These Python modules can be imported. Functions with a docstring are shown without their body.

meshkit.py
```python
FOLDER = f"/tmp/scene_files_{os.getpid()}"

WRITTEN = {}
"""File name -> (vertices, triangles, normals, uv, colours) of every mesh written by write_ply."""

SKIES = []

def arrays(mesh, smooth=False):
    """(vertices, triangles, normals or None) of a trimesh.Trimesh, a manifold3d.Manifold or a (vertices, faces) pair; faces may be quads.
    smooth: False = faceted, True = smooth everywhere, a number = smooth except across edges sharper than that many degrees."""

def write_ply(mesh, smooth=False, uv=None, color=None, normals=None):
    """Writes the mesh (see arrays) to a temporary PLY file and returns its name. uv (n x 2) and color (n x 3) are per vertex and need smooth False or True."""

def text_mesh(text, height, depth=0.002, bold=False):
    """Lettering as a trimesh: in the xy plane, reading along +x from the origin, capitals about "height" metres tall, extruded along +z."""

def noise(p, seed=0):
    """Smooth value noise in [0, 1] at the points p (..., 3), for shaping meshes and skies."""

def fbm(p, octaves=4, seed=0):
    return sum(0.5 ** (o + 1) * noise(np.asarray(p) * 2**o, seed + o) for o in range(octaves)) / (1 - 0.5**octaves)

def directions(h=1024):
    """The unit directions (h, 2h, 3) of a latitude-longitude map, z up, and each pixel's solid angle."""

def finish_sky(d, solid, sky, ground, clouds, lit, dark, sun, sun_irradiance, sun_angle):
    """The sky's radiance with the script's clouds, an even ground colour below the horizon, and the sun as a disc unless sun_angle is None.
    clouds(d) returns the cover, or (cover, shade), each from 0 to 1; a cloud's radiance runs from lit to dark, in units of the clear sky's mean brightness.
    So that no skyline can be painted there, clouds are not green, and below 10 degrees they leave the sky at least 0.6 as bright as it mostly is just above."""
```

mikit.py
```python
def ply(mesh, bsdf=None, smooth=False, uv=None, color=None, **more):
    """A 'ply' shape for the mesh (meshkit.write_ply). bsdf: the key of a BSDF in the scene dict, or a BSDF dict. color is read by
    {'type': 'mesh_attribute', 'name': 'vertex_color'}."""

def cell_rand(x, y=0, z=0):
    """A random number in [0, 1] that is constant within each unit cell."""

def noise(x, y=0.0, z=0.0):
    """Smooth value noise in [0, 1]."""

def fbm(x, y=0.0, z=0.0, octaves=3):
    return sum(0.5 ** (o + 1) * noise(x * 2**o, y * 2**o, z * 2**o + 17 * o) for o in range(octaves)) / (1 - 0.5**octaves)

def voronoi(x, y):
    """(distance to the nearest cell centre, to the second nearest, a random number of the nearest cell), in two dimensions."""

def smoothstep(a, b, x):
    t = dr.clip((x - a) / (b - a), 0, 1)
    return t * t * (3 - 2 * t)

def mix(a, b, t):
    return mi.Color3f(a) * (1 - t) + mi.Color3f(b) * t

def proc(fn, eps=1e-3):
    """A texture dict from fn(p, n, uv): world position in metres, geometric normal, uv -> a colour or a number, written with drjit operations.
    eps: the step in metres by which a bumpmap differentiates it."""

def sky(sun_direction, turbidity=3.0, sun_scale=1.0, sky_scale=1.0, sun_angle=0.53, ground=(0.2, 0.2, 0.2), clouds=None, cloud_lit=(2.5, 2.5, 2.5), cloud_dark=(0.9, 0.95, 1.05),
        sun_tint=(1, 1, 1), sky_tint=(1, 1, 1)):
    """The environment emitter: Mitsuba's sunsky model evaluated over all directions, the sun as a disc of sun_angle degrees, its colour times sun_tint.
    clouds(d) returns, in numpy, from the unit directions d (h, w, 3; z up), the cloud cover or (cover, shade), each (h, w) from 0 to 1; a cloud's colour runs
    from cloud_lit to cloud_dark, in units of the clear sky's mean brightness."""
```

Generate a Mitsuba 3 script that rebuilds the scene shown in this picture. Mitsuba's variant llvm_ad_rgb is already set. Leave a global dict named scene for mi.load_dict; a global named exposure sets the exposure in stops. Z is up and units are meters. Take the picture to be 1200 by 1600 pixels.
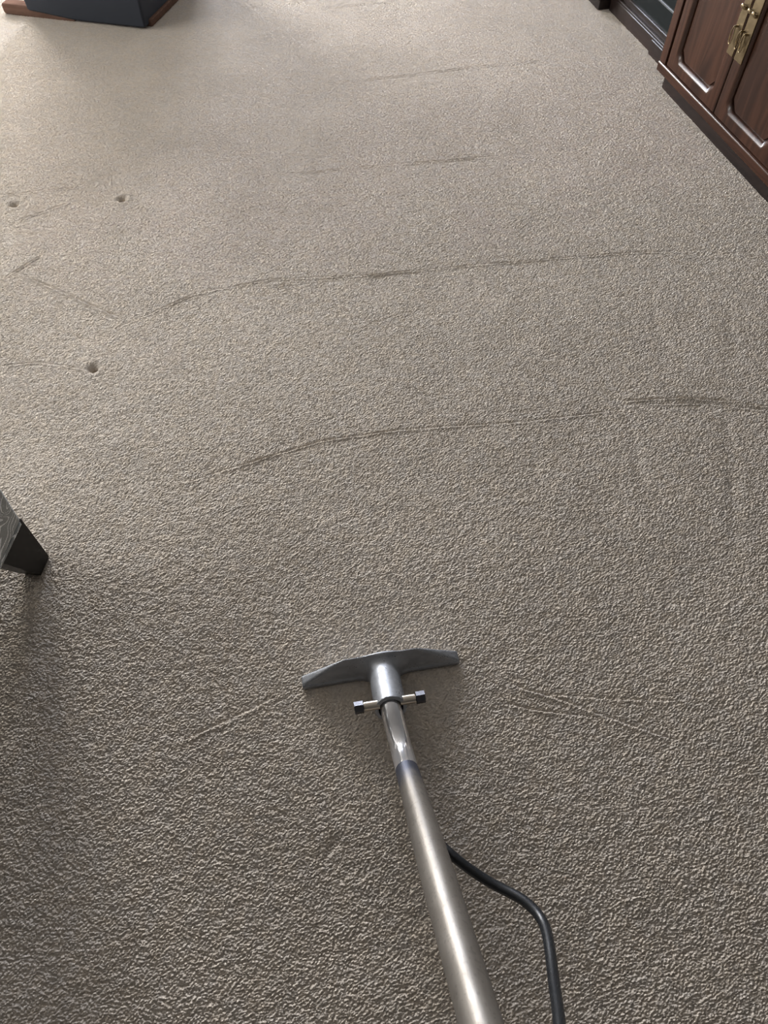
import math
import numpy as np
import trimesh
import drjit as dr
import mitsuba as mi
import manifold3d as m3
import meshkit, mikit
from shapely.geometry import Polygon

T = mi.ScalarTransform4f
rng = np.random.default_rng(7)
scene, labels = {}, {}

# ------------------------------------------------------------------ camera, light, exposure
FOCAL, PITCH, EYE = 1110.0, math.radians(55.2), np.array([0, 0, 1.40])     # pixels of a 1200-wide frame
FW = np.array([0, math.cos(PITCH), -math.sin(PITCH)])
UPV = np.array([0, math.sin(PITCH), math.cos(PITCH)])
RT = np.array([1.0, 0, 0])
scene['camera'] = {'type': 'thinlens', 'fov': math.degrees(2 * math.atan(600 / FOCAL)), 'fov_axis': 'x',
                   'aperture_radius': 0.0011, 'focus_distance': 1.45, 'near_clip': 0.02, 'far_clip': 200.0,
                   'to_world': T().look_at(origin=EYE.tolist(), target=(EYE + FW).tolist(), up=[0, 0, 1])}
exposure = 3.1


def overcast(d):
    cover = 0.62 + 0.35 * (meshkit.fbm(d * 2.3, 3, 4) - 0.5)
    toward = d @ (SUN / np.linalg.norm(SUN))
    return cover, np.clip(0.80 - 0.62 * toward + 0.25 * (meshkit.fbm(d * 3.1 + 5, 3, 8) - 0.5), 0, 1)


SUN = np.array([-0.80, 0.52, 0.50])


# daylight outside the windows: a hazy sky, the sun behind thin cloud to the left
scene['sky'] = mikit.sky(SUN.tolist(), turbidity=3.5, sun_scale=0.0, sky_scale=10.0, ground=(0.34, 0.31, 0.27),
                         clouds=overcast, cloud_lit=(2.6, 2.45, 2.2), cloud_dark=(0.85, 1.0, 1.27))

scene['sky']['sampling_weight'] = 0.02        # almost all of the light comes from the emitting panes out of view
# glow of the unseen panes, set to light the carpet: one cooler, one warmer
GLOW_COOL, GLOW_WARM = (10.5, 11.2, 12.9), (10.5, 10.35, 10.0)

# ------------------------------------------------------------------ room axes (the cabinets stand along U)
O0 = np.array([1.322, 2.272, 0.0])
U = np.array([-0.214, 0.977, 0.0]); U /= np.linalg.norm(U)
N = np.array([-U[1], U[0], 0.0])
Z = np.array([0, 0, 1.0])
ROOM = np.column_stack([U, N, Z])            # columns: along the cabinets, out of them, up


def W(pts, frame=ROOM, o=O0):
    return np.asarray(pts, float) @ frame.T + o


def pix(x, y, d):
    """World point at depth d along the camera's axis, used to lay out the measured wand."""
    return EYE + (FW + RT * (x - 600) / FOCAL - UPV * (y - 800) / FOCAL) * d


def turned(deg, o):
    a = math.radians(deg)
    return np.column_stack([[math.cos(a), math.sin(a), 0], [-math.sin(a), math.cos(a), 0], [0, 0, 1]]), np.asarray(o, float)


# ------------------------------------------------------------------ helpers
def fix(v, f):
    m = trimesh.Trimesh(np.asarray(v, float), np.asarray(f, int), process=False)
    return m


def man_to_tri(m):
    q = m.to_mesh()
    return trimesh.Trimesh(np.array(q.vert_properties[:, :3], float), np.array(q.tri_verts), process=False)


def hull_pts(p):
    h = trimesh.convex.convex_hull(np.asarray(p, float))
    return h


def rbox(x0, x1, y0, y1, z0, z1, r=0.004, seg=12):
    """Box with rounded edges, in local coordinates."""
    r = min(r, (x1 - x0) / 2.01, (y1 - y0) / 2.01, (z1 - z0) / 2.01)
    s = trimesh.creation.uv_sphere(r, count=[max(4, seg // 2), seg]).vertices
    p = [s + [a, b, c] for a in (x0 + r, x1 - r) for b in (y0 + r, y1 - r) for c in (z0 + r, z1 - r)]
    return hull_pts(np.vstack(p))


def cbox(x0, x1, y0, y1, z0, z1, c=0.002):
    """Box with chamfered edges."""
    p = []
    for a, sa in ((x0, 1), (x1, -1)):
        for b, sb in ((y0, 1), (y1, -1)):
            for d, sd in ((z0, 1), (z1, -1)):
                p += [[a + sa * c, b + sb * c, d], [a + sa * c, b, d + sd * c], [a, b + sb * c, d + sd * c]]
    return hull_pts(p)


def cat(*ms):
    return trimesh.util.concatenate([trimesh.Trimesh(m.vertices, m.faces, process=False) for m in ms])


def tubes(path, radii, sides=32, caps=True):
    """Swept round tube through the points."""
    p = np.asarray(path, float)
    r = np.broadcast_to(radii, (len(p),))
    t = np.gradient(p, axis=0); t /= np.linalg.norm(t, axis=1, keepdims=True)
    a = np.cross(t[0], [0.3, 0.2, 1.0]); a /= np.linalg.norm(a)
    ring = []
    ang = np.arange(sides) * 2 * np.pi / sides
    for i in range(len(p)):
        a = a - t[i] * (a @ t[i]); a /= np.linalg.norm(a)
        b = np.cross(t[i], a)
        ring.append(p[i] + r[i] * (np.cos(ang)[:, None] * a + np.sin(ang)[:, None] * b))
    v = np.vstack(ring)
    f = []
    for i in range(len(p) - 1):
        for j in range(sides):
            k = (j + 1) % sides
            f += [[i * sides + j, i * sides + k, (i + 1) * sides + k], [i * sides + j, (i + 1) * sides + k, (i + 1) * sides + j]]
    if caps:
        n = len(v); v = np.vstack([v, p[0], p[-1]])
        e = (len(p) - 1) * sides
        for j in range(sides):
            k = (j + 1) % sides
            f += [[n, k, j], [n + 1, e + j, e + k]]
    return fix(v, f)


def spline(pts, n=60):
    from scipy.interpolate import CubicSpline
    p = np.asarray(pts, float)
    s = np.r_[0, np.cumsum(np.linalg.norm(np.diff(p[:, :3], axis=0), axis=1))]
    return CubicSpline(s, p)(np.linspace(0, s[-1], n))


def loft(rings, cap_first=False, cap_last=False):
    """Closed rings with equal vertex counts joined into a skin."""
    k = len(rings[0]); v = np.vstack(rings); f = []
    for i in range(len(rings) - 1):
        for j in range(k):
            q = (j + 1) % k
            f += [[i * k + j, i * k + q, (i + 1) * k + q], [i * k + j, (i + 1) * k + q, (i + 1) * k + j]]
    for flag, i in ((cap_first, 0), (cap_last, len(rings) - 1)):
        if flag:
            n = len(v); v = np.vstack([v, np.mean(rings[i], axis=0)])
            for j in range(k):
                q = (j + 1) % k
                f.append([n, i * k + j, i * k + q] if i else [n, i * k + q, i * k + j])
    m = fix(v, f)
    return m


def put(key, mesh, bsdf, smooth=False, frame=None, o=None):
    if frame is not None:
        mesh = trimesh.Trimesh(W(mesh.vertices, frame, o), mesh.faces, process=False)
    base, i = key, 1
    while key in scene:
        key = f'{base}_{i:03d}'; i += 1
    scene[key] = mikit.ply(mesh, bsdf, smooth=smooth)
    return key


def thing(key, label, category, group=None):
    labels[key] = {'label': label, 'category': category}
    if group:
        labels[key]['group'] = group


def struct(key, mesh, bsdf, frame=ROOM, o=O0):
    k = put(key, mesh, bsdf, False, frame, o)
    if '__' not in k:
        labels[k] = {'kind': 'structure'}
    return k


# ------------------------------------------------------------------ materials
def rgb(*c):
    return {'type': 'rgb', 'value': list(c)}


def two(d):
    return {'type': 'twosided', 'bsdf': d}


def carpet_color(p, n, uv):
    fine = mikit.noise(p.x * 420, p.y * 420, 3.0)
    mid = mikit.noise(p.x * 130, p.y * 150, 7.0)
    big = mikit.fbm(p.x * 4.5, p.y * 4.5, 1.0, 3)
    k = 0.86 + 0.14 * fine + 0.12 * mid
    k = k * (0.93 + 0.14 * big)
    warm = mikit.mix((0.510, 0.445, 0.372), (0.495, 0.447, 0.395), mikit.noise(p.x * 60, p.y * 60, 9.0))
    return warm * k




def tuft_relief(p, n, uv):
    """Yarn ends finer than the mesh of the pile: height from 0 to 1."""
    x, y = p.x + 0.14 * p.y, p.y - 0.14 * p.x
    a = mikit.noise(x * 285, y * 390, 2.0)
    b = mikit.noise(x * 430 + 7, y * 560, 5.0)
    return 0.7 * a + 0.3 * b


scene['carpet_pile'] = two({'type': 'bumpmap', 'arbitrary': mikit.proc(tuft_relief, 0.0006), 'scale': 0.0038, 'bsdf': {'type': 'diffuse', 'reflectance': mikit.proc(carpet_color)}})
scene['unseen_wall_paint'] = two({'type': 'diffuse', 'reflectance': rgb(0.16, 0.16, 0.16)})  # unseen walls, kept dark so they bounce little light
scene['unseen_ceiling_paint'] = two({'type': 'diffuse', 'reflectance': rgb(0.42, 0.42, 0.42)})  # unseen ceiling, dimmed to cut the bounce onto the near carpet
scene['subfloor'] = two({'type': 'diffuse', 'reflectance': rgb(0.30, 0.25, 0.2)})
scene['white_trim'] = two({'type': 'principled', 'base_color': rgb(0.75, 0.74, 0.71), 'roughness': 0.4})
scene['glowing_pane_face'] = two({'type': 'roughplastic', 'diffuse_reflectance': rgb(0.55, 0.56, 0.57), 'alpha': 0.2})      # face of the unseen panes that emit the light


def wood(dark, light, along):
    def fn(p, n, uv):
        u = p.x * float(U[0]) + p.y * float(U[1])
        v = p.x * float(N[0]) + p.y * float(N[1])
        if along == 'z':
            a, b, c = u, v, p.z
        else:
            a, b, c = p.z, v, u
        warp = mikit.fbm(a * 9, b * 9, c * 1.6, 3)
        g = mikit.fbm(a * 70 + warp * 9, b * 70, c * 3.0 + warp * 2, 3)
        pore = mikit.noise(a * 520, b * 520, c * 14)
        t = mikit.smoothstep(0.25, 0.75, 0.6 * g + 0.4 * warp)
        return mikit.mix(dark, light, t) * (0.86 + 0.22 * pore)
    return fn


def lacquer(fn, rough=0.32):
    return two({'type': 'principled', 'base_color': mikit.proc(fn), 'roughness': rough, 'specular': 0.28, 'clearcoat': 0.4, 'clearcoat_gloss': 0.93})


scene['mahogany_upright'] = lacquer(wood((0.021, 0.0080, 0.0048), (0.056, 0.0220, 0.0118), 'z'))
scene['mahogany_rail'] = lacquer(wood((0.021, 0.0080, 0.0048), (0.053, 0.0210, 0.0114), 'u'))
scene['mahogany_dark'] = lacquer(wood((0.009, 0.0055, 0.005), (0.020, 0.011, 0.0088), 'u'), 0.4)
scene['mahogany_matt'] = two({'type': 'principled', 'base_color': rgb(0.016, 0.009, 0.007), 'roughness': 0.5, 'specular': 0.25})
scene['black_glass'] = two({'type': 'principled', 'base_color': rgb(0.010, 0.013, 0.014), 'roughness': 0.12, 'specular': 0.12})
scene['black_plastic'] = two({'type': 'principled', 'base_color': rgb(0.02, 0.023, 0.024), 'roughness': 0.45})
scene['grey_edge'] = two({'type': 'principled', 'base_color': rgb(0.07, 0.075, 0.08), 'roughness': 0.4})


def brass_fn(p, n, uv):
    t = mikit.fbm(p.x * 60, p.y * 60, p.z * 60, 3)
    return mikit.mix((0.21, 0.16, 0.095), (0.34, 0.27, 0.165), t)


scene['aged_brass'] = two({'type': 'principled', 'base_color': mikit.proc(brass_fn), 'metallic': 1.0, 'roughness': 0.34})


def cast_fn(p, n, uv):
    t = mikit.fbm(p.x * 90, p.y * 90, p.z * 90, 3)
    pit = mikit.smoothstep(0.77, 0.86, mikit.noise(p.x * 420, p.y * 420, p.z * 420))
    zone = mikit.smoothstep(0.45, 0.62, mikit.fbm(p.x * 45 + 3, p.y * 45, p.z * 45, 2))
    return mikit.mix((0.265, 0.28, 0.305), (0.39, 0.40, 0.425), t) * (1 - 0.6 * pit * zone)


def cast_rough(p, n, uv):
    return 0.42 + 0.16 * mikit.fbm(p.x * 70, p.y * 70, p.z * 70, 3)


scene['cast_aluminium'] = two({'type': 'principled', 'base_color': mikit.proc(cast_fn), 'metallic': 0.75, 'roughness': mikit.proc(cast_rough)})


_A, _B = pix(635, 1200, 1.27), pix(751.5, 1600, 0.806)
_D = (_B - _A) / np.linalg.norm(_B - _A)
TD, TA = [float(q) for q in _D], float(_D @ _A)


def tube_rough(p, n, uv):
    return 0.36 + 0.12 * mikit.fbm(p.x * 40, p.y * 40, p.z * 40, 3) + 0.06 * mikit.noise(p.x * 300, p.y * 300, p.z * 60)


def tube_fn(p, n, uv):
    t = mikit.fbm(p.x * 30, p.y * 30, p.z * 30, 4)
    s = mikit.smoothstep(0.70, 0.78, mikit.noise(p.x * 260, p.y * 260, p.z * 260))
        # blue-black heat stain where the tube narrows into the head
    st = p.x * TD[0] + p.y * TD[1] + p.z * TD[2] - TA
    stain = mikit.smoothstep(-0.020, -0.004, st + 0.016 * (t - 0.5)) * (1 - mikit.smoothstep(0.026, 0.080, st + 0.06 * (t - 0.5)))
    return mikit.mix(mikit.mix((0.175, 0.158, 0.140), (0.255, 0.235, 0.212), t) * (1 - 0.12 * s), (0.06, 0.07, 0.105), 0.85 * stain)


scene['satin_steel'] = two({'type': 'principled', 'base_color': mikit.proc(tube_fn), 'metallic': 0.65, 'roughness': mikit.proc(tube_rough)})
scene['bright_chrome'] = two({'type': 'principled', 'base_color': rgb(0.82, 0.82, 0.84), 'metallic': 0.85, 'roughness': 0.14})
scene['zinc_steel'] = two({'type': 'principled', 'base_color': rgb(0.62, 0.56, 0.48), 'metallic': 1.0, 'roughness': 0.24})
scene['dull_bolt'] = two({'type': 'principled', 'base_color': rgb(0.10, 0.10, 0.11), 'metallic': 1.0, 'roughness': 0.42})
scene['black_rubber'] = two({'type': 'principled', 'base_color': rgb(0.011, 0.013, 0.016), 'roughness': 0.36, 'specular': 0.5})
scene['dark_throat'] = two({'type': 'diffuse', 'reflectance': rgb(0.03, 0.03, 0.03)})


def slate_fn(p, n, uv):
    w = mikit.noise(p.x * 700, p.y * 700, p.z * 700)
    return mikit.mix((0.013, 0.017, 0.026), (0.022, 0.028, 0.041), w)


scene['slate_fabric'] = two({'type': 'principled', 'base_color': mikit.proc(slate_fn), 'roughness': 0.75, 'sheen': 0.3})


def walnut_fn(p, n, uv):
    g = mikit.fbm(p.x * 12, p.y * 90, p.z * 90, 3)
    return mikit.mix((0.10, 0.06, 0.045), (0.18, 0.11, 0.085), g)


scene['walnut'] = two({'type': 'diffuse', 'reflectance': mikit.proc(walnut_fn)})
scene['black_wood'] = two({'type': 'principled', 'base_color': rgb(0.006, 0.0055, 0.005), 'roughness': 0.42, 'specular': 0.2})


def damask_fn(p, n, uv):
    a, b, c = p.x * 17, p.y * 17, p.z * 17
    q = mikit.fbm(a + 3, b, c, 2)
    r = mikit.noise(a * 0.8 + 2.2 * q, b * 0.8 + 5 + 2.2 * q, c * 0.8)
    f = dr.abs(dr.sin(r * 30))
    line = 1 - mikit.smoothstep(0.10, 0.42, f)
    weave = mikit.noise(p.x * 900, p.y * 900, p.z * 900)
    return mikit.mix((0.30, 0.31, 0.305), (0.78, 0.78, 0.77), line) * (0.8 + 0.4 * weave)


scene['damask'] = two({'type': 'principled', 'base_color': mikit.proc(damask_fn), 'roughness': 0.7, 'sheen': 0.4})

# ------------------------------------------------------------------ room shell
U0, U1, N0, N1, HC = -8.0, 5.4, -0.56, 6.2, 2.5  # unseen room size, chosen for how light falls off across the carpet
TH = 0.14


def wall_with_holes(length, holes):
    """Wall in the xz plane, thickness along +y, with rectangular openings."""
    poly = Polygon([(0, 0), (length, 0), (length, HC), (0, HC)])
    for x0, x1, z0, z1 in holes:
        poly = poly.difference(Polygon([(x0, z0), (x1, z0), (x1, z1), (x0, z1)]))
    m = trimesh.creation.extrude_polygon(poly, TH, engine='earcut')
    v = m.vertices
    return trimesh.Trimesh(np.column_stack([v[:, 0], v[:, 2], v[:, 1]]), m.faces[:, ::-1], process=False)


def along(u0, n0, du, dn):
    """Frame for a wall that starts at (u0, n0) and runs along (du, dn), thickness to the outside."""
    d = np.array([du, dn, 0.0]); y = np.cross(Z, d)
    return ROOM @ np.column_stack([d, y, Z]), W([u0, n0, 0])


struct('floor', trimesh.creation.box(bounds=[[U0, N0, -0.12], [U1, N1, -0.016]]), 'subfloor')
struct('ceiling', trimesh.creation.box(bounds=[[U0 - TH, N0 - TH, HC], [U1 + TH, N1 + TH, HC + 0.12]]), 'unseen_ceiling_paint')
# openings for the unseen windows: a small and a large in the far wall, another left
FAR_HOLES = [(1.6, 2.5, 1.2, 2.3), (3.2, 4.7, 0.5, 2.3)]
LEFT_HOLES = [(2.7, 5.7, 1.3, 2.1)]
# far wall runs along +n at u = U1 (outside is +u)
fr, oo = along(U1, N0, 0, 1)
fr = fr @ np.diag([1, -1, 1.0])
struct('wall_far', wall_with_holes(N1 - N0, FAR_HOLES), 'unseen_wall_paint', fr, oo)
FARF = (fr, oo)
# left wall runs along -u at n = N1 from the far corner (outside is +n)
fr2 = ROOM @ np.column_stack([[-1, 0, 0], [0, 1, 0], [0, 0, 1.0]])
struct('wall_left', wall_with_holes(U1 - U0, LEFT_HOLES), 'unseen_wall_paint', fr2, W([U1, N1, 0]))
LEFTF = (fr2, W([U1, N1, 0]))
struct('wall_right', trimesh.creation.box(bounds=[[U0, N0 - TH, 0], [U1, N0, HC]]), 'unseen_wall_paint')
struct('wall_back', trimesh.creation.box(bounds=[[U0 - TH, N0, 0], [U0, N1, HC]]), 'unseen_wall_paint')


def unseen_window(name, hole, F, mullions, light):
    """Frame and panes out of view; the panes themselves emit the light."""
    x0, x1, z0, z1 = hole
    w, bars = 0.05, []
    bars += [cbox(x0, x1, 0.03, 0.10, z0, z0 + w), cbox(x0, x1, 0.03, 0.10, z1 - w, z1),
             cbox(x0, x0 + w, 0.03, 0.10, z0 + w, z1 - w), cbox(x1 - w, x1, 0.03, 0.10, z0 + w, z1 - w)]
    edges = [x0 + w / 2] + [x0 + (x1 - x0) * k / mullions for k in range(1, mullions)] + [x1 - w / 2]
    for xm in edges[1:-1]:
        bars.append(cbox(xm - w / 2, xm + w / 2, 0.035, 0.095, z0 + w, z1 - w))
    labels[name] = {'kind': 'structure'}
    put(name + '__frame', cat(*bars), 'white_trim', False, *F)
    inward = -(F[0] @ np.array([0, 1.0, 0]))
    for xa, xb in zip(edges[:-1], edges[1:]):
        v = W([[xa + w / 2, 0.065, z0 + w], [xb - w / 2, 0.065, z0 + w], [xb - w / 2, 0.065, z1 - w], [xa + w / 2, 0.065, z1 - w]], *F)
        f = [[0, 1, 2], [0, 2, 3]]
        if np.cross(v[1] - v[0], v[2] - v[0]) @ inward < 0:
            f = [[0, 2, 1], [0, 3, 2]]
        k = put(name + '__glowing_pane', trimesh.Trimesh(v, f, process=False), 'glowing_pane_face')
        scene[k]['emitter'] = {'type': 'area', 'radiance': rgb(*light)}  # panes emit the light themselves; out of view, placed to light the carpet


unseen_window('unseen_window_1', FAR_HOLES[0], FARF, 2, GLOW_COOL)
unseen_window('unseen_window_2', FAR_HOLES[1], FARF, 2, tuple(0.76 * q for q in GLOW_WARM))
unseen_window('unseen_window_3', LEFT_HOLES[0], LEFTF, 4, tuple(0.22 * q for q in GLOW_WARM))  # out of view on the left, lifts the middle of the carpet
struct('baseboard_left', cbox(U0, U1, N1 - 0.016, N1 - 0.001, 0.0, 0.10), 'white_trim')
struct('baseboard_back', cbox(U0 + 0.001, U0 + 0.016, N0, N1 - 0.02, 0.0, 0.10), 'white_trim')
struct('baseboard_right', cbox(U0 + 0.02, U1 - 0.02, N0 + 0.001, N0 + 0.016, 0.0, 0.10), 'white_trim')


# ------------------------------------------------------------------ carpet (cut pile, with grooves left by the wand and dents left by furniture)
def vnoise(x, y, seed):
    tab = np.random.default_rng(seed).random((512, 512)).astype(np.float32)
    i, j = np.floor(x).astype(np.int32), np.floor(y).astype(np.int32)
    a, b = (x - i).astype(np.float32), (y - j).astype(np.float32)
    a, b = a * a * (3 - 2 * a), b * b * (3 - 2 * b)
    i0, j0, i1, j1 = i & 511, j & 511, (i + 1) & 511, (j + 1) & 511
    return (tab[i0, j0] * (1 - a) + tab[i1, j0] * a) * (1 - b) + (tab[i0, j1] * (1 - a) + tab[i1, j1] * a) * b


DENTS = [(-0.907, 2.292, 0.030), (-1.272, 2.264, 0.026), (-0.812, 1.462, 0.030)]
# grooves: measured on the floor (x, y), sign and height in metres, half width
G = []


def fl(x, y):
    d = FW + RT * (x - 600) / FOCAL - UPV * (y - 800) / FOCAL
    q = EYE - d * EYE[2] / d[2]
    return q[:2]


def groove(px, depth, half, kind='step'):
    G.append((np.array([fl(*q) for q in px]), 0.54 * depth, half * (0.5 if kind == 'step' else 1.0), kind))


groove([(150, 527), (200, 505), (300, 460), (420, 437), (580, 430), (740, 415), (860, 405), (1000, 395), (1110, 393)], 0.0040, 0.010)
groove([(400, 450), (520, 436), (640, 425)], 0.0030, 0.008)
groove([(290, 755), (500, 690), (620, 673), (820, 660), (900, 650), (975, 640)], 0.0040, 0.009)
groove([(975, 627), (1060, 622), (1160, 628)], 0.0065, 0.010)
groove([(1010, 632), (1100, 631), (1200, 642)], 0.0040, 0.008)
groove([(1150, 630), (1200, 636)], 0.0055, 0.009)
groove([(30, 428), (110, 462), (195, 500)], 0.0045, 0.011)
groove([(18, 428), (65, 398)], 0.0050, 0.010)
groove([(820, 668), (828, 700), (842, 750)], 0.0030, 0.014, 'dip')
groove([(983, 645), (995, 710), (1008, 785)], 0.0032, 0.014, 'dip')
groove([(1135, 645), (1143, 740), (1150, 880)], 0.0036, 0.016, 'dip')
groove([(0, 572), (60, 566), (140, 578)], 0.0030, 0.010)
groove([(790, 1068), (880, 1095), (960, 1125), (1050, 1156)], 0.0045, 0.009)
groove([(775, 1098), (840, 1110), (930, 1122)], 0.0032, 0.008)
groove([(850, 1085), (960, 1093), (1060, 1096)], 0.0028, 0.008)
groove([(290, 1155), (360, 1125), (440, 1085)], 0.0032, 0.010)
groove([(440, 272), (560, 262), (780, 243)], 0.0040, 0.012)
groove([(690, 243), (850, 238)], 0.0025, 0.010)
groove([(500, 132), (640, 118), (740, 104), (870, 94)], 0.0040, 0.014)
groove([(0, 304), (60, 298), (130, 291)], 0.0040, 0.012)
groove([(25, 345), (70, 330), (115, 314)], 0.0035, 0.012)
groove([(265, 408), (300, 452)], 0.0022, 0.012, 'dip')
groove([(590, 432), (592, 462)], 0.0025, 0.014, 'dip')
groove([(738, 418), (745, 470)], 0.0022, 0.014, 'dip')
groove([(1015, 470), (1045, 570)], 0.0020, 0.016, 'dip')
groove([(1140, 480), (1148, 570)], 0.0020, 0.016, 'dip')
groove([(235, 52), (300, 62), (360, 70)], 0.0045, 0.014)
groove([(500, 12), (620, 3)], 0.0040, 0.016)
groove([(500, 1345), (530, 1310)], 0.0030, 0.010, 'dip')


def worley(x, y, seed):
    """Distance to the nearest jittered tuft centre, in cells, and that tuft's random number."""
    r = np.random.default_rng(seed)
    jx, jy, val = (r.random((512, 512)).astype(np.float32) for _ in range(3))
    i, j = np.floor(x).astype(np.int32), np.floor(y).astype(np.int32)
    best = np.full(x.shape, 9, np.float32); which = np.zeros(x.shape, np.float32)
    for a in (-1, 0, 1):
        for b in (-1, 0, 1):
            ci, cj = (i + a) & 511, (j + b) & 511
            d = (i + a + 0.1 + 0.8 * jx[ci, cj] - x) ** 2 + (j + b + 0.1 + 0.8 * jy[ci, cj] - y) ** 2
            nearer = d < best
            best = np.where(nearer, d, best).astype(np.float32); which = np.where(nearer, val[ci, cj], which)
    return best, which


def pile_height(x, y, spacing):
    """Height of the pile's surface above the ground plane; tufts finer than the mesh's spacing are left to the bump."""
    lod = 1 - 0.62 * np.clip((spacing - 0.0021) / 0.0022, 0, 1)
    wx = 0.005 * (vnoise(x * 60, y * 60, 11) - 0.5) + 0.06 * (vnoise(x * 2.1 + 40, y * 2.1 + 9, 13) - 0.5)
    wy = 0.005 * (vnoise(x * 60, y * 60, 12) - 0.5) + 0.06 * (vnoise(x * 2.1 + 80, y * 2.1 + 3, 14) - 0.5)
    xr, yr = x + 0.14 * y + wx, y - 0.14 * x + wy
    d2, val = worley(xr * 212 + 300, yr * 300 + 300, 1)
    n2 = vnoise(xr * 340 + 13, yr * 380 + 90, 2)
    n3 = vnoise(xr * 70 + 9, yr * 120 + 31, 3)
    tuft = 1 - np.clip(d2 / 0.62, 0, 1)
    h = lod * (0.0023 * tuft * (0.55 + 0.75 * val) + 0.0006 * n2 + 0.0012 * n3)
    h += 0.005 * (vnoise(x * 2.3 + 9, y * 2.3 + 5, 4) - 0.5) + 0.0018 * (vnoise(x * 11, y * 11 + 30, 5) - 0.5)
    return h - 0.0028


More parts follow.
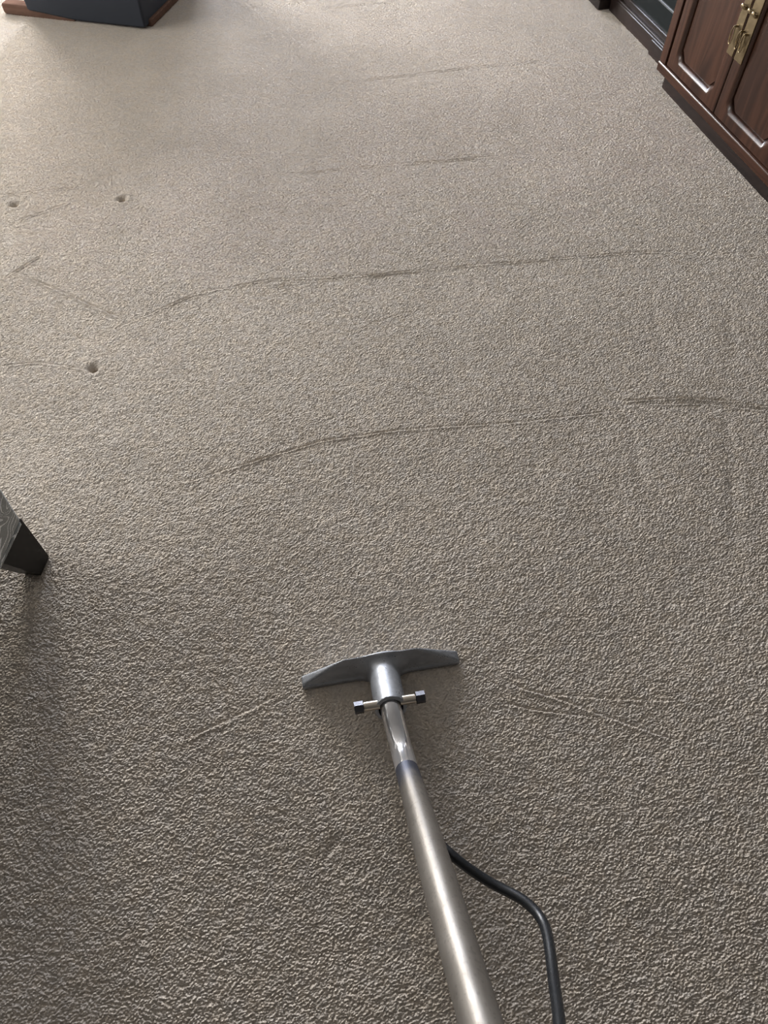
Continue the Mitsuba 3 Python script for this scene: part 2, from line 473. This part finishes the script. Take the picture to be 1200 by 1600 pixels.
def carpet_mesh():
    ny, nx = 1480, 1020
    # rows grow slowly with distance, columns with the width of the strip of floor in front
    s = np.linspace(0, 1, ny)
    y = -0.16 + 4.36 * (0.42 * s + 0.58 * s ** 2.0)
    half = 0.82 + 0.310 * (y + 0.16)
    t = np.linspace(-1, 1, nx)
    X = t[None, :] * half[:, None]
    Y = np.repeat(y[:, None], nx, 1)
    H = np.empty_like(X)
    for a in range(0, ny, 200):
        H[a:a + 200] = pile_height(X[a:a + 200], Y[a:a + 200], 2 * half[a:a + 200, None] / nx)
    for dx, dy, depth in DENTS:
        wob = 0.25 * (vnoise(X * 70, Y * 70, 21) - 0.5)
        r = np.hypot((X - dx) / 1.0, (Y - dy) / 1.1) * (1 + wob)
        H -= depth * np.exp(-(r / 0.0098) ** 2.0)
        H += 0.0016 * np.exp(-((r - 0.027) / 0.009) ** 2)
    for pts, depth, halfw, kind in G:
        lo, hi = pts.min(0) - 5 * halfw, pts.max(0) + 5 * halfw
        rows = np.nonzero((y > lo[1]) & (y < hi[1]))[0]
        if not len(rows):
            continue
        r0, r1 = rows[0], rows[-1] + 1
        mask = (X[r0:r1] > lo[0]) & (X[r0:r1] < hi[0])
        px, py = X[r0:r1][mask], Y[r0:r1][mask]
        best = np.full(len(px), 9.0); side = np.zeros(len(px)); fade = np.zeros(len(px))
        L = np.r_[0, np.cumsum(np.linalg.norm(np.diff(pts, axis=0), axis=1))]
        for k in range(len(pts) - 1):
            a, b = pts[k], pts[k + 1]
            d = b - a; ln = np.linalg.norm(d); d = d / ln
            q = np.clip((px - a[0]) * d[0] + (py - a[1]) * d[1], 0, ln)
            ox, oy = px - a[0] - q * d[0], py - a[1] - q * d[1]
            dist = np.hypot(ox, oy)
            sgn = np.where(oy * d[0] - ox * d[1] >= 0, 1.0, -1.0)
            nearer = dist < best
            best = np.where(nearer, dist, best); side = np.where(nearer, sgn, side)
            fade = np.where(nearer, (L[k] + q) / L[-1], fade)
        amp = np.clip(np.minimum(fade, 1 - fade) * 7 + 0.15, 0, 1) * (0.45 + 1.1 * vnoise(px * 16, py * 16, 31))
        sd = best * side / halfw + 0.5 * (vnoise(px * 45, py * 45, 32) - 0.5)
        if kind == 'step':
            add = depth * (-np.exp(-(sd - 0.55) ** 2 * 2.2) + 0.9 * np.exp(-(sd + 0.55) ** 2 * 2.2))
        else:
            add = -depth * np.exp(-sd ** 2)
        sub = H[r0:r1]; sub[mask] += amp * add
    # the head presses the pile down a little, furniture too
    gx = np.gradient(H, axis=1) / np.gradient(X, axis=1)
    gy = np.gradient(H, axis=0) / np.gradient(Y, axis=0)
    # fan-shaped columns: remove the part of d/drow that comes from moving in x
    gy = gy - gx * np.gradient(X, axis=0) / np.gradient(Y, axis=0)
    nn = np.stack([-gx, -gy, np.ones_like(gx)], -1)
    nn /= np.linalg.norm(nn, axis=-1, keepdims=True)
    v = np.stack([X, Y, H], -1).reshape(-1, 3)
    idx = np.arange(ny * nx).reshape(ny, nx)
    a, b, c, d = idx[:-1, :-1].ravel(), idx[:-1, 1:].ravel(), idx[1:, 1:].ravel(), idx[1:, :-1].ravel()
    f = np.vstack([np.column_stack([a, b, c]), np.column_stack([a, c, d])])
    nrm = nn.reshape(-1, 3)
    # the rest of the room: a plain skirt from the fine field's rim out to the walls
    rim = np.r_[idx[0, :], idx[1:, -1], idx[-1, -2::-1], idx[1:-1, 0][::-1]]
    rim2 = v[rim][:, :2]
    corners = W([[U0, N0, 0], [U1, N0, 0], [U1, N1, 0], [U0, N1, 0]])[:, :2]
    cen = np.array([0.0, 1.9])
    outer = []
    for q in rim2:                                   # where the ray from the middle meets the walls
        d = q - cen; best = 1e9
        for k in range(4):
            e0, e1 = corners[k], corners[(k + 1) % 4]
            m = np.column_stack([d, e0 - e1])
            if abs(np.linalg.det(m)) < 1e-9:
                continue
            tt, ss = np.linalg.solve(m, e0 - cen)
            if tt > 0 and -1e-6 <= ss <= 1 + 1e-6:
                best = min(best, tt)
        outer.append(cen + d * max(best - 0.002, 1.0))
    outer = np.array(outer)
    near = rim2 + (outer - rim2) / np.maximum(np.linalg.norm(outer - rim2, axis=1, keepdims=True), 1e-9) * 0.004
    k = np.arange(len(rim)); k2 = (k + 1) % len(rim)
    n1, n2 = len(v), len(v) + len(rim)
    v = np.vstack([v, np.column_stack([near, np.zeros(len(rim))]), np.column_stack([outer, np.zeros(len(rim))])])
    nrm = np.vstack([nrm, np.tile([0, 0, 1.0], (2 * len(rim), 1))])
    for i0, i1 in ((rim, n1 + np.arange(len(rim))), (n1 + np.arange(len(rim)), n2 + np.arange(len(rim)))):
        f = np.vstack([f, np.column_stack([i0[k], i1[k], i1[k2]]), np.column_stack([i0[k], i1[k2], i0[k2]])])
    return fix(v, f), nrm


cm, cn = carpet_mesh()
scene['carpet'] = {'type': 'ply', 'filename': meshkit.write_ply(cm, True, normals=cn), 'face_normals': False, 'bsdf': {'type': 'ref', 'id': 'carpet_pile'}}
labels['carpet'] = {'label': 'beige cut pile carpet with wand grooves and small furniture dents', 'category': 'carpet', 'kind': 'stuff'}


# ------------------------------------------------------------------ cabinets on the right
def octa(x0, x1, z0, z1, c, y):
    return np.array([[x0 + c, y, z0], [x1 - c, y, z0], [x1, y, z0 + c], [x1, y, z1 - c], [x1 - c, y, z1], [x0 + c, y, z1], [x0, y, z1 - c], [x0, y, z0 + c]])


def door(root, name, s0, s1, z0, z1, front, F, handle_side):
    """Framed door with a chamfer-cornered sunk panel; x along the cabinet, y out of it."""
    d = f'{root}__{name}'
    i = 1
    while d in scene:
        d = f'{root}__{name}_{i:03d}'; i += 1
    t, fw = 0.020, 0.047
    x0, x1, y0, y1 = s0 + fw, s1 - fw, z0 + 0.032, z1 - 0.05
    cc = 0.030
    rings = [octa(s0, s1, z0, z1, 0.001, front - t), octa(s0, s1, z0, z1, 0.001, front - 0.003), octa(s0 + 0.003, s1 - 0.003, z0 + 0.003, z1 - 0.003, 0.001, front),
             octa(x0 - 0.004, x1 + 0.004, y0 - 0.004, y1 + 0.004, cc, front)]
    for ins, dep in ((0.001, 0.0002), (0.0040, 0.0018), (0.0080, 0.0045), (0.0112, 0.0078), (0.0133, 0.0112), (0.0138, 0.0190)):
        rings.append(octa(x0 + ins, x1 - ins, y0 + ins, y1 - ins, cc, front - dep))   # a bevel, then a deep quirk round the panel
    put(d, loft(rings), 'mahogany_upright', 40, *F)
    i = 0.0190
    panel = [octa(x0 + 0.0132, x1 - 0.0132, y0 + 0.0132, y1 - 0.0132, cc, front - 0.0186), octa(x0 + i - 0.0003, x1 - i + 0.0003, y0 + i - 0.0003, y1 - i + 0.0003, cc, front - 0.0190), octa(x0 + i, x1 - i, y0 + i, y1 - i, cc, front - 0.0130), octa(x0 + 0.034, x1 - 0.034, y0 + 0.034, y1 - 0.034, cc, front - 0.0125),
             octa(x0 + 0.040, x1 - 0.040, y0 + 0.040, y1 - 0.040, cc, front - 0.0115)]
    put(d + '__panel', loft(panel, cap_last=True), 'mahogany_upright', 25, *F)
    return d


def staple(x, z, y, h=0.012, w=0.016):
    """Small square brass loop standing out of a plate."""
    p = spline([[x - w / 2, y - 0.002, z], [x - w / 2, y + h * 0.8, z], [x - w / 4, y + h, z + 0.001], [x + w / 4, y + h, z + 0.001], [x + w / 2, y + h * 0.8, z], [x + w / 2, y - 0.002, z]], 24)
    m = tubes(p, 0.0032, 8)
    q = m.vertices.copy(); q[:, 2] = z + (q[:, 2] - z) * 1.9
    return trimesh.Trimesh(q, m.faces, process=False)


def ring_pull(x, z, y):
    """Post with a hanging oval ring."""
    a = np.linspace(0, 2 * np.pi, 41)
    tilt = 0.24
    pts = np.column_stack([x + 0.0088 * np.sin(a), y + 0.012 + 0 * a, z - 0.026 + 0.026 * np.cos(a)])
    pts[:, 1] += (z - pts[:, 2]) * tilt * -0.10
    ring = tubes(pts, 0.0021, 8, False)
    post = trimesh.creation.icosphere(2, 0.0048); post.apply_scale([0.8, 1.9, 0.9]); post.apply_translation([x, y + 0.007, z + 0.001])
    return cat(ring, post)


CF = (ROOM, O0)


def side_cabinet(root, F, sA=-0.035, sB=0.902, hardware=True):
    put(root + '__carcass', cbox(sA, sB, -0.45, -0.010, 0.078, 0.80, 0.002), 'mahogany_upright', False, *F)
    put(root + '__plinth', cbox(sA + 0.03, 0.848, -0.42, 0.0, -0.004, 0.046, 0.002), 'mahogany_dark', False, *F)
    # base rail with a small rounded upper edge
    prof = [(-0.30, 0.042), (0.008, 0.042), (0.012, 0.046), (0.0135, 0.070), (0.013, 0.074), (0.011, 0.0775), (0.007, 0.080), (0.002, 0.0815), (-0.30, 0.0815)]
    a = np.array([[sA - 0.002, y, z] for y, z in prof]); b = np.array([[sB + 0.001, y, z] for y, z in prof])
    put(root + '__base_rail', loft([a[::-1], b[::-1]], True, True), 'mahogany_rail', 25, *F)
    put(root + '__top', rbox(sA - 0.02, sB + 0.02, -0.46, 0.03, 0.80, 0.835, 0.006), 'mahogany_rail', 30, *F)
    put(root + '__stile', cbox(0.856, sB, -0.011, 0.012, 0.0815, 0.80, 0.002), 'mahogany_upright', False, *F)
    put(root + '__stile', cbox(sA, 0.048, -0.011, 0.012, 0.0815, 0.80, 0.002), 'mahogany_upright', False, *F)
    put(root + '__groove_bead', rbox(0.846, 0.8545, -0.011, 0.001, 0.0815, 0.80, 0.003), 'mahogany_dark', 30, *F)
    d1 = door(root, 'door', 0.451, 0.842, 0.086, 0.785, 0.012, F, -1)
    d2 = door(root, 'door', 0.054, 0.445, 0.086, 0.785, 0.012, F, 1)
    for d, x0, x1 in ((d1, 0.4545, 0.4935), (d2, 0.3925, 0.4415)):
        k = put(d + '__hinge_plate', cbox(x0, x1, 0.011, 0.0145, 0.272, 0.560, 0.001), 'aged_brass', False, *F)
        labels[k] = {'label': 'flat aged brass lock plate'}
    for d, x in ((d1, 0.479), (d2, 0.4365), (d2, 0.410)):
        k = put(d + '__brass_loop', staple(x, 0.418, 0.0145), 'aged_brass', 40, *F); labels[k] = {'label': 'small square brass loop'}
        k = put(d + '__ring_pull', ring_pull(x + 0.002, 0.357, 0.0145), 'aged_brass', 40, *F); labels[k] = {'label': 'hanging oval brass ring pull'}


side_cabinet('cabinet', CF)
thing('cabinet', 'dark mahogany cabinet with two panelled doors and brass ring pulls at the right edge', 'cabinet')

# middle bay, set back between the two side cabinets
S0, S1, B = 0.905, 1.607, -0.085
r = 'media_cabinet'
put(r + '__plinth', cbox(S0, S1, B - 0.35, B, -0.004, 0.056, 0.002), 'mahogany_dark', False, *CF)
k = put(r + '__plinth_block', cbox(S0, 1.145, B - 0.02, B + 0.012, -0.004, 0.054, 0.002), 'mahogany_dark', False, *CF)
put(r + '__sill', rbox(S0, S1, B - 0.36, B - 0.004, 0.055, 0.064, 0.003), 'mahogany_matt', 30, *CF)
put(r + '__frame', cat(cbox(S0, S1, B - 0.040, B - 0.016, 0.063, 0.088, 0.002), cbox(S0, S1, B - 0.04, B - 0.016, 0.74, 0.80, 0.002),
                       cbox(S0, S0 + 0.10, B - 0.04, B - 0.016, 0.086, 0.742, 0.002), cbox(S1 - 0.05, S1, B - 0.04, B - 0.016, 0.086, 0.742, 0.002)), 'mahogany_dark', False, *CF)
k = put(r + '__door', cbox(S0 + 0.098, S1 - 0.048, B - 0.036, B - 0.026, 0.086, 0.742, 0.001), 'black_glass', False, *CF)
labels[k] = {'label': 'dark glass door'}
k = put(r + '__grey_strip', cat(cbox(S0 + 0.165, S1 - 0.10, B - 0.028, B - 0.021, 0.165, 0.173, 0.001), cbox(S0 + 0.158, S0 + 0.166, B - 0.028, B - 0.021, 0.125, 0.60, 0.001)), 'grey_edge', False, *CF)  # thin grey lines across the front of the glass
labels[k] = {'label': 'thin grey strip on the dark glass'}
put(r + '__carcass', cat(cbox(S0, S1, B - 0.36, B - 0.34, 0.06, 0.80, 0.002), cbox(S0, S0 + 0.02, B - 0.34, B - 0.041, 0.064, 0.80, 0.002), cbox(S1 - 0.02, S1, B - 0.34, B - 0.041, 0.064, 0.80, 0.002)), 'mahogany_dark', False, *CF)
put(r + '__top', rbox(S0 + 0.022, S1 - 0.022, B - 0.36, B + 0.02, 0.80, 0.835, 0.006), 'mahogany_rail', 30, *CF)
thing(r, 'recessed dark wood media cabinet with black glass door beyond the panelled cabinet', 'cabinet')

# far side cabinet: only its foot is in view
r = 'side_cabinet'
put(r + '__carcass', cbox(1.612, 2.50, -0.45, -0.012, 0.078, 0.80, 0.002), 'mahogany_upright', False, *CF)
put(r + '__plinth', cbox(1.618, 2.49, -0.42, -0.035, -0.004, 0.046, 0.002), 'mahogany_dark', False, *CF)
put(r + '__base_rail', rbox(1.611, 2.502, -0.30, 0.002, 0.042, 0.0815, 0.004), 'mahogany_rail', 30, *CF)
put(r + '__top', rbox(1.595, 2.52, -0.46, 0.03, 0.80, 0.835, 0.006), 'mahogany_rail', 30, *CF)
thing(r, 'dark wooden cabinet foot at the far end of the cabinet row by the top edge', 'cabinet')

# ------------------------------------------------------------------ dark blue upholstered seat at the top left
bf, bo = turned(0, [0, 0, 0])
ex = np.array([-0.573, 0.137, 0.0]); ex /= np.linalg.norm(ex); ey = np.array([-ex[1], ex[0], 0]) * -1.0
ey = np.array([ex[1], -ex[0], 0.0]); ey = ey if ey[1] > 0 else -ey
BF = (np.column_stack([ex, ey, Z]), np.array([-1.080, 3.631, 0.0]))       # x along the near face to the left, y away
r = 'ottoman'


def fine_box(*a):
    """Rounded box cut across its length, so that its lower edge can bend."""
    m = man_to_tri(m3.Manifold(m3.Mesh(np.asarray(rbox(*a).vertices, np.float32), np.asarray(rbox(*a).faces, np.uint32))).refine_to_length(0.05))
    return m


def taper(m, z0, z1, k, cx, cy):
    v = m.vertices.copy(); s = 1 - k * (1 - np.clip((v[:, 2] - z0) / (z1 - z0), 0, 1))
    v[:, 0] = cx + (v[:, 0] - cx) * s; v[:, 1] = cy + (v[:, 1] - cy) * s
    return trimesh.Trimesh(v, m.faces, process=False)


bodym = taper(fine_box(0.0 - 0.012, 0.602, 0.0 - 0.01, 0.72, 0.004, 0.40, 0.012), 0.004, 0.40, 0.05, 0.295, 0.35)
bodym.vertices[:, 2] += 0.024 * np.clip((bodym.vertices[:, 0] - 0.34) / 0.26, 0, 1) * (1 - bodym.vertices[:, 2] / 0.40)    # the skirt lifts towards its left end
put(r + '__body', bodym, 'slate_fabric', 30, *BF)
put(r + '__seat_cushion', rbox(-0.014, 0.604, -0.012, 0.722, 0.398, 0.60, 0.04), 'slate_fabric', 40, *BF)  # top is out of view, its height chosen for the shadow beside it
k = put(r + '__base_rail', hull_pts(np.vstack([cbox(0.36, 0.60, 0.016, 0.08, -0.003, 0.006, 0.002).vertices, rbox(0.58, 0.725, 0.016, 0.08, -0.002, 0.042, 0.012).vertices])), 'walnut', 20, *BF)
labels[k] = {'label': 'brown wooden runner with a rounded end'}
k = put(r + '__base_rail', cbox(-0.010, 0.045, 0.05, 0.70, -0.003, 0.026, 0.004), 'walnut', False, *BF)
labels[k] = {'label': 'brown wooden runner'}
thing(r, 'dark slate blue upholstered ottoman on a brown wooden runner base', 'ottoman')

# ------------------------------------------------------------------ patterned chair at the left edge
r = 'patterned_chair'
PF = (np.column_stack([[0.995, -0.0998, 0], [0.0998, 0.995, 0], [0, 0, 1.0]]), np.array([-0.768, 0.846, 0.0]))   # origin: far right corner
# x to the right, y away from the camera; the chair lies in x < 0, y < 0


def leg(cx, cy, sx, sy):
    top = np.array([[0, 0], [0.10 * sx, 0], [0.10 * sx, 0.108 * sy], [0, 0.108 * sy]])
    bot = np.array([[0.0, 0.0], [0.042 * sx, 0], [0.042 * sx, 0.050 * sy], [0, 0.050 * sy]])
    p = [[cx + a, cy + b, 0.158] for a, b in top] + [[cx + a, cy + b, 0.004] for a, b in bot] + [[cx + 0.021 * sx + (a - 0.021 * sx) * 0.8, cy + 0.025 * sy + (b - 0.025 * sy) * 0.8, -0.003] for a, b in bot]
    return hull_pts(p)


for cx, cy, sx, sy in ((0, 0, -1, -1), (0, -0.66, -1, 1), (-0.62, 0, 1, -1), (-0.62, -0.66, 1, 1)):
    k = put(r + '__leg', leg(cx, cy, sx, sy), 'black_wood', False, *PF)
    labels[k] = {'label': 'black tapered wooden leg'}


def flare(m):
    v = m.vertices.copy(); k = np.clip((v[:, 2] - 0.15) / 0.3, 0, 1) ** 0.9 * 0.055
    v[:, 0] += np.where(v[:, 0] > -0.31, k, -k); v[:, 1] += np.where(v[:, 1] > -0.33, 0.3 * k, -0.3 * k)
    return trimesh.Trimesh(v, m.faces, process=False)


def column(x0, x1, y0, y1, zs, rad=0.012):
    """Upholstered block as stacked rounded outlines, so that it can flare."""
    rings = []
    for z, e in zs:
        a = np.linspace(0, np.pi / 2, 5); ring = []
        for (cx, cy, st) in ((x1 - rad, y1 - rad, 0), (x0 + rad, y1 - rad, 1), (x0 + rad, y0 + rad, 2), (x1 - rad, y0 + rad, 3)):
            for q in a + st * np.pi / 2:
                ring.append([cx + (rad + e) * math.cos(q), cy + (rad + e) * math.sin(q), z])
        rings.append(np.array(ring))
    return loft(rings, True, True)


zs = [(0.152, -0.006), (0.155, -0.001), (0.162, 0.002), (0.20, 0.004), (0.28, 0.008), (0.36, 0.012), (0.40, 0.014), (0.415, 0.008)]
put(r + '__body', column(-0.62, 0.0, -0.70, 0.0, zs), 'damask', 40, *PF)
k = put(r + '__piping', tubes([[0.001, -0.69, 0.156], [0.002, -0.012, 0.156], [-0.010, 0.001, 0.156], [-0.61, 0.001, 0.156]], 0.0035, 8), 'damask', 40, *PF)
put(r + '__seat_cushion', rbox(-0.63, 0.014, -0.66, 0.012, 0.41, 0.485, 0.03), 'damask', 40, *PF)
put(r + '__backrest', rbox(-0.62, 0.0, -0.84, -0.67, 0.36, 0.72, 0.05), 'damask', 40, *PF)  # out of view, kept low to shorten its shadow on the carpet
thing(r, 'grey swirl patterned upholstered chair with a black tapered leg at the left edge', 'chair')

# ------------------------------------------------------------------ carpet cleaning wand
r = 'carpet_wand'
hx = np.array([0.985, 0.171, 0.0]); hx /= np.linalg.norm(hx); hy = np.array([-hx[1], hx[0], 0])
HF = (np.column_stack([hx, hy, Z]), np.array([-0.0015, 0.5605, 0.0]))        # origin: middle of the rear lip on the floor


def smin(a, b, k):
    h = max(k - abs(a - b), 0.0) / k
    return min(a, b) - h * h * k * 0.25


def smax(a, b, k):
    return -smin(-a, -b, k)


def head_local(q):
    return (np.asarray(q) - HF[1]) @ HF[0]


J = pix(611, 1108, 1.350)                       # end of the collar
Jl = head_local(J)
T0 = np.array([0.0, -0.003, 0.028])
td = Jl - T0; tlen = np.linalg.norm(td); td /= tlen


def head_sdf(x, y, z):
    ax = abs(x + 0.003)
    zt = 0.066 - max(ax - 0.072, 0.0) * 0.053 / 0.092
    # cross-section: rear face leans forward, front face steep, lip at the bottom
    back = ((0.0 - y) * 0.930 + (z - 0.011) * 0.365)
    front = (y - 0.0235)
    top = (z - zt) * 0.92
    body = smax(smax(back, front, 0.005), top, 0.005)
    lip = max(max(-y - 0.002, y - 0.021), z - 0.0115)
    body = smin(max(body, z - 0.080), lip, 0.004)
    body = max(max(body, ax - 0.1635), 0.001 - z)
    px, py, pz = x - T0[0], y - T0[1], z - T0[2]
    t = px * td[0] + py * td[1] + pz * td[2]
    tc = min(max(t, 0.0), tlen)
    rx, ry, rz = px - td[0] * tc, py - td[1] * tc, pz - td[2] * tc
    thr = math.sqrt(rx * rx + ry * ry + rz * rz) - 0.0308
    thr = max(thr, t - tlen)
    return -smin(body, thr, 0.030)


head = m3.Manifold.level_set(head_sdf, [-0.175, -0.125, -0.005, 0.175, 0.05, 0.115], 0.0033)
hm = man_to_tri(head)
trimesh.smoothing.filter_taubin(hm, iterations=8)
head = m3.Manifold(m3.Mesh(np.asarray(hm.vertices, np.float32), np.asarray(hm.faces, np.uint32)))
bore = trimesh.creation.cylinder(0.0240, 0.09, sections=48)
al = trimesh.geometry.align_vectors([0, 0, 1], td); bore.apply_transform(al); bore.apply_translation(Jl)
bm = m3.Manifold(m3.Mesh(np.asarray(bore.vertices, np.float32), np.asarray(bore.faces, np.uint32)))
head = head - bm
put(r + '__head', man_to_tri(head), 'cast_aluminium', 35, *HF)
labels[r + '__head'] = {'label': 'wide cast aluminium floor head with a round throat'}

# tube: bright narrow end, then the satin tube
A, Bp = pix(635, 1200, 1.27), pix(751.5, 1600, 0.806)
tdir = (Bp - A) / np.linalg.norm(Bp - A)
cdir = HF[0] @ td
bend = spline([J - cdir * 0.035, J - cdir * 0.01, pix(618.5, 1138, 1.342), pix(627, 1170, 1.318), A, A + tdir * 0.06, A + tdir * 0.12], 70)
end_i = np.argmin(np.linalg.norm(bend - A, axis=1)) + 2
k = put(r + '__tube_end', tubes(bend[:end_i + 1], 0.0206, 40, False), 'bright_chrome', True)
labels[k] = {'label': 'bright chrome tube end'}
rest = bend[end_i:]
LEN = np.linalg.norm(Bp - A)
tail = np.array([A + tdir * s for s in np.linspace(0.13, 1.02, 40)])
path = np.vstack([rest, tail])
sd = (path - A) @ tdir
rad = np.interp(sd, [0.0, 0.02, 0.10, 0.18, 0.26, 2.0], [0.0206, 0.0209, 0.0226, 0.0244, 0.0254, 0.0254])
put(r + '__tube', tubes(path, rad, 48, False), 'satin_steel', True)
labels[r + '__tube'] = {'label': 'satin steel tube'}
# grip near the operator's hand
gp = np.array([A + tdir * s for s in np.linspace(0.84, 1.0, 10)])
put(r + '__grip', tubes(gp, 0.0275, 24), 'black_rubber', 40)

# side studs through the collar
bc = pix(609, 1097.5, 1.352)
for s in (-1, 1):
    c0 = bc + hx * s * 0.020
    L1 = 0.0500 if s > 0 else 0.0500
    k = put(r + '__sleeve', tubes([c0, bc + hx * s * (L1 - 0.002), bc + hx * s * L1], [0.0094, 0.0094, 0.0086], 24), 'zinc_steel', 40)
    hexr = trimesh.creation.cylinder(0.0118, 0.017, sections=6)
    hexr.apply_transform(trimesh.geometry.align_vectors([0, 0, 1], hx)); hexr.apply_translation(bc + hx * s * (L1 + 0.0085 + 0.001))
    shank = tubes([bc + hx * s * (L1 - 0.004), bc + hx * s * (L1 + 0.004)], 0.0052, 16)
    k = put(r + '__bolt', cat(hexr, shank), 'dull_bolt', False)
    labels[k] = {'label': 'dark hex bolt'}

# black solution hose: from under the tube, bowing out to the right and up
hp = [pix(606, 1118, 1.40), pix(622, 1170, 1.345), pix(642, 1240, 1.275), pix(668, 1292, 1.19), pix(697, 1328, 1.125), pix(738, 1361, 1.11), pix(785, 1389, 1.095), pix(818, 1407, 1.075), pix(843, 1432, 1.05),
      pix(856, 1465, 1.01), pix(862, 1505, 0.965), pix(867, 1545, 0.92), pix(874, 1600, 0.86), pix(874, 1680, 0.79), A + tdir * 0.72 + np.array([0.025, -0.01, -0.035])]
k = put(r + '__hose', tubes(spline(hp, 110), 0.0080, 20), 'black_rubber', True)
labels[k] = {'label': 'black rubber hose'}
thing(r, 'metal carpet cleaning wand with a wide aluminium head resting on the carpet', 'carpet cleaning wand')
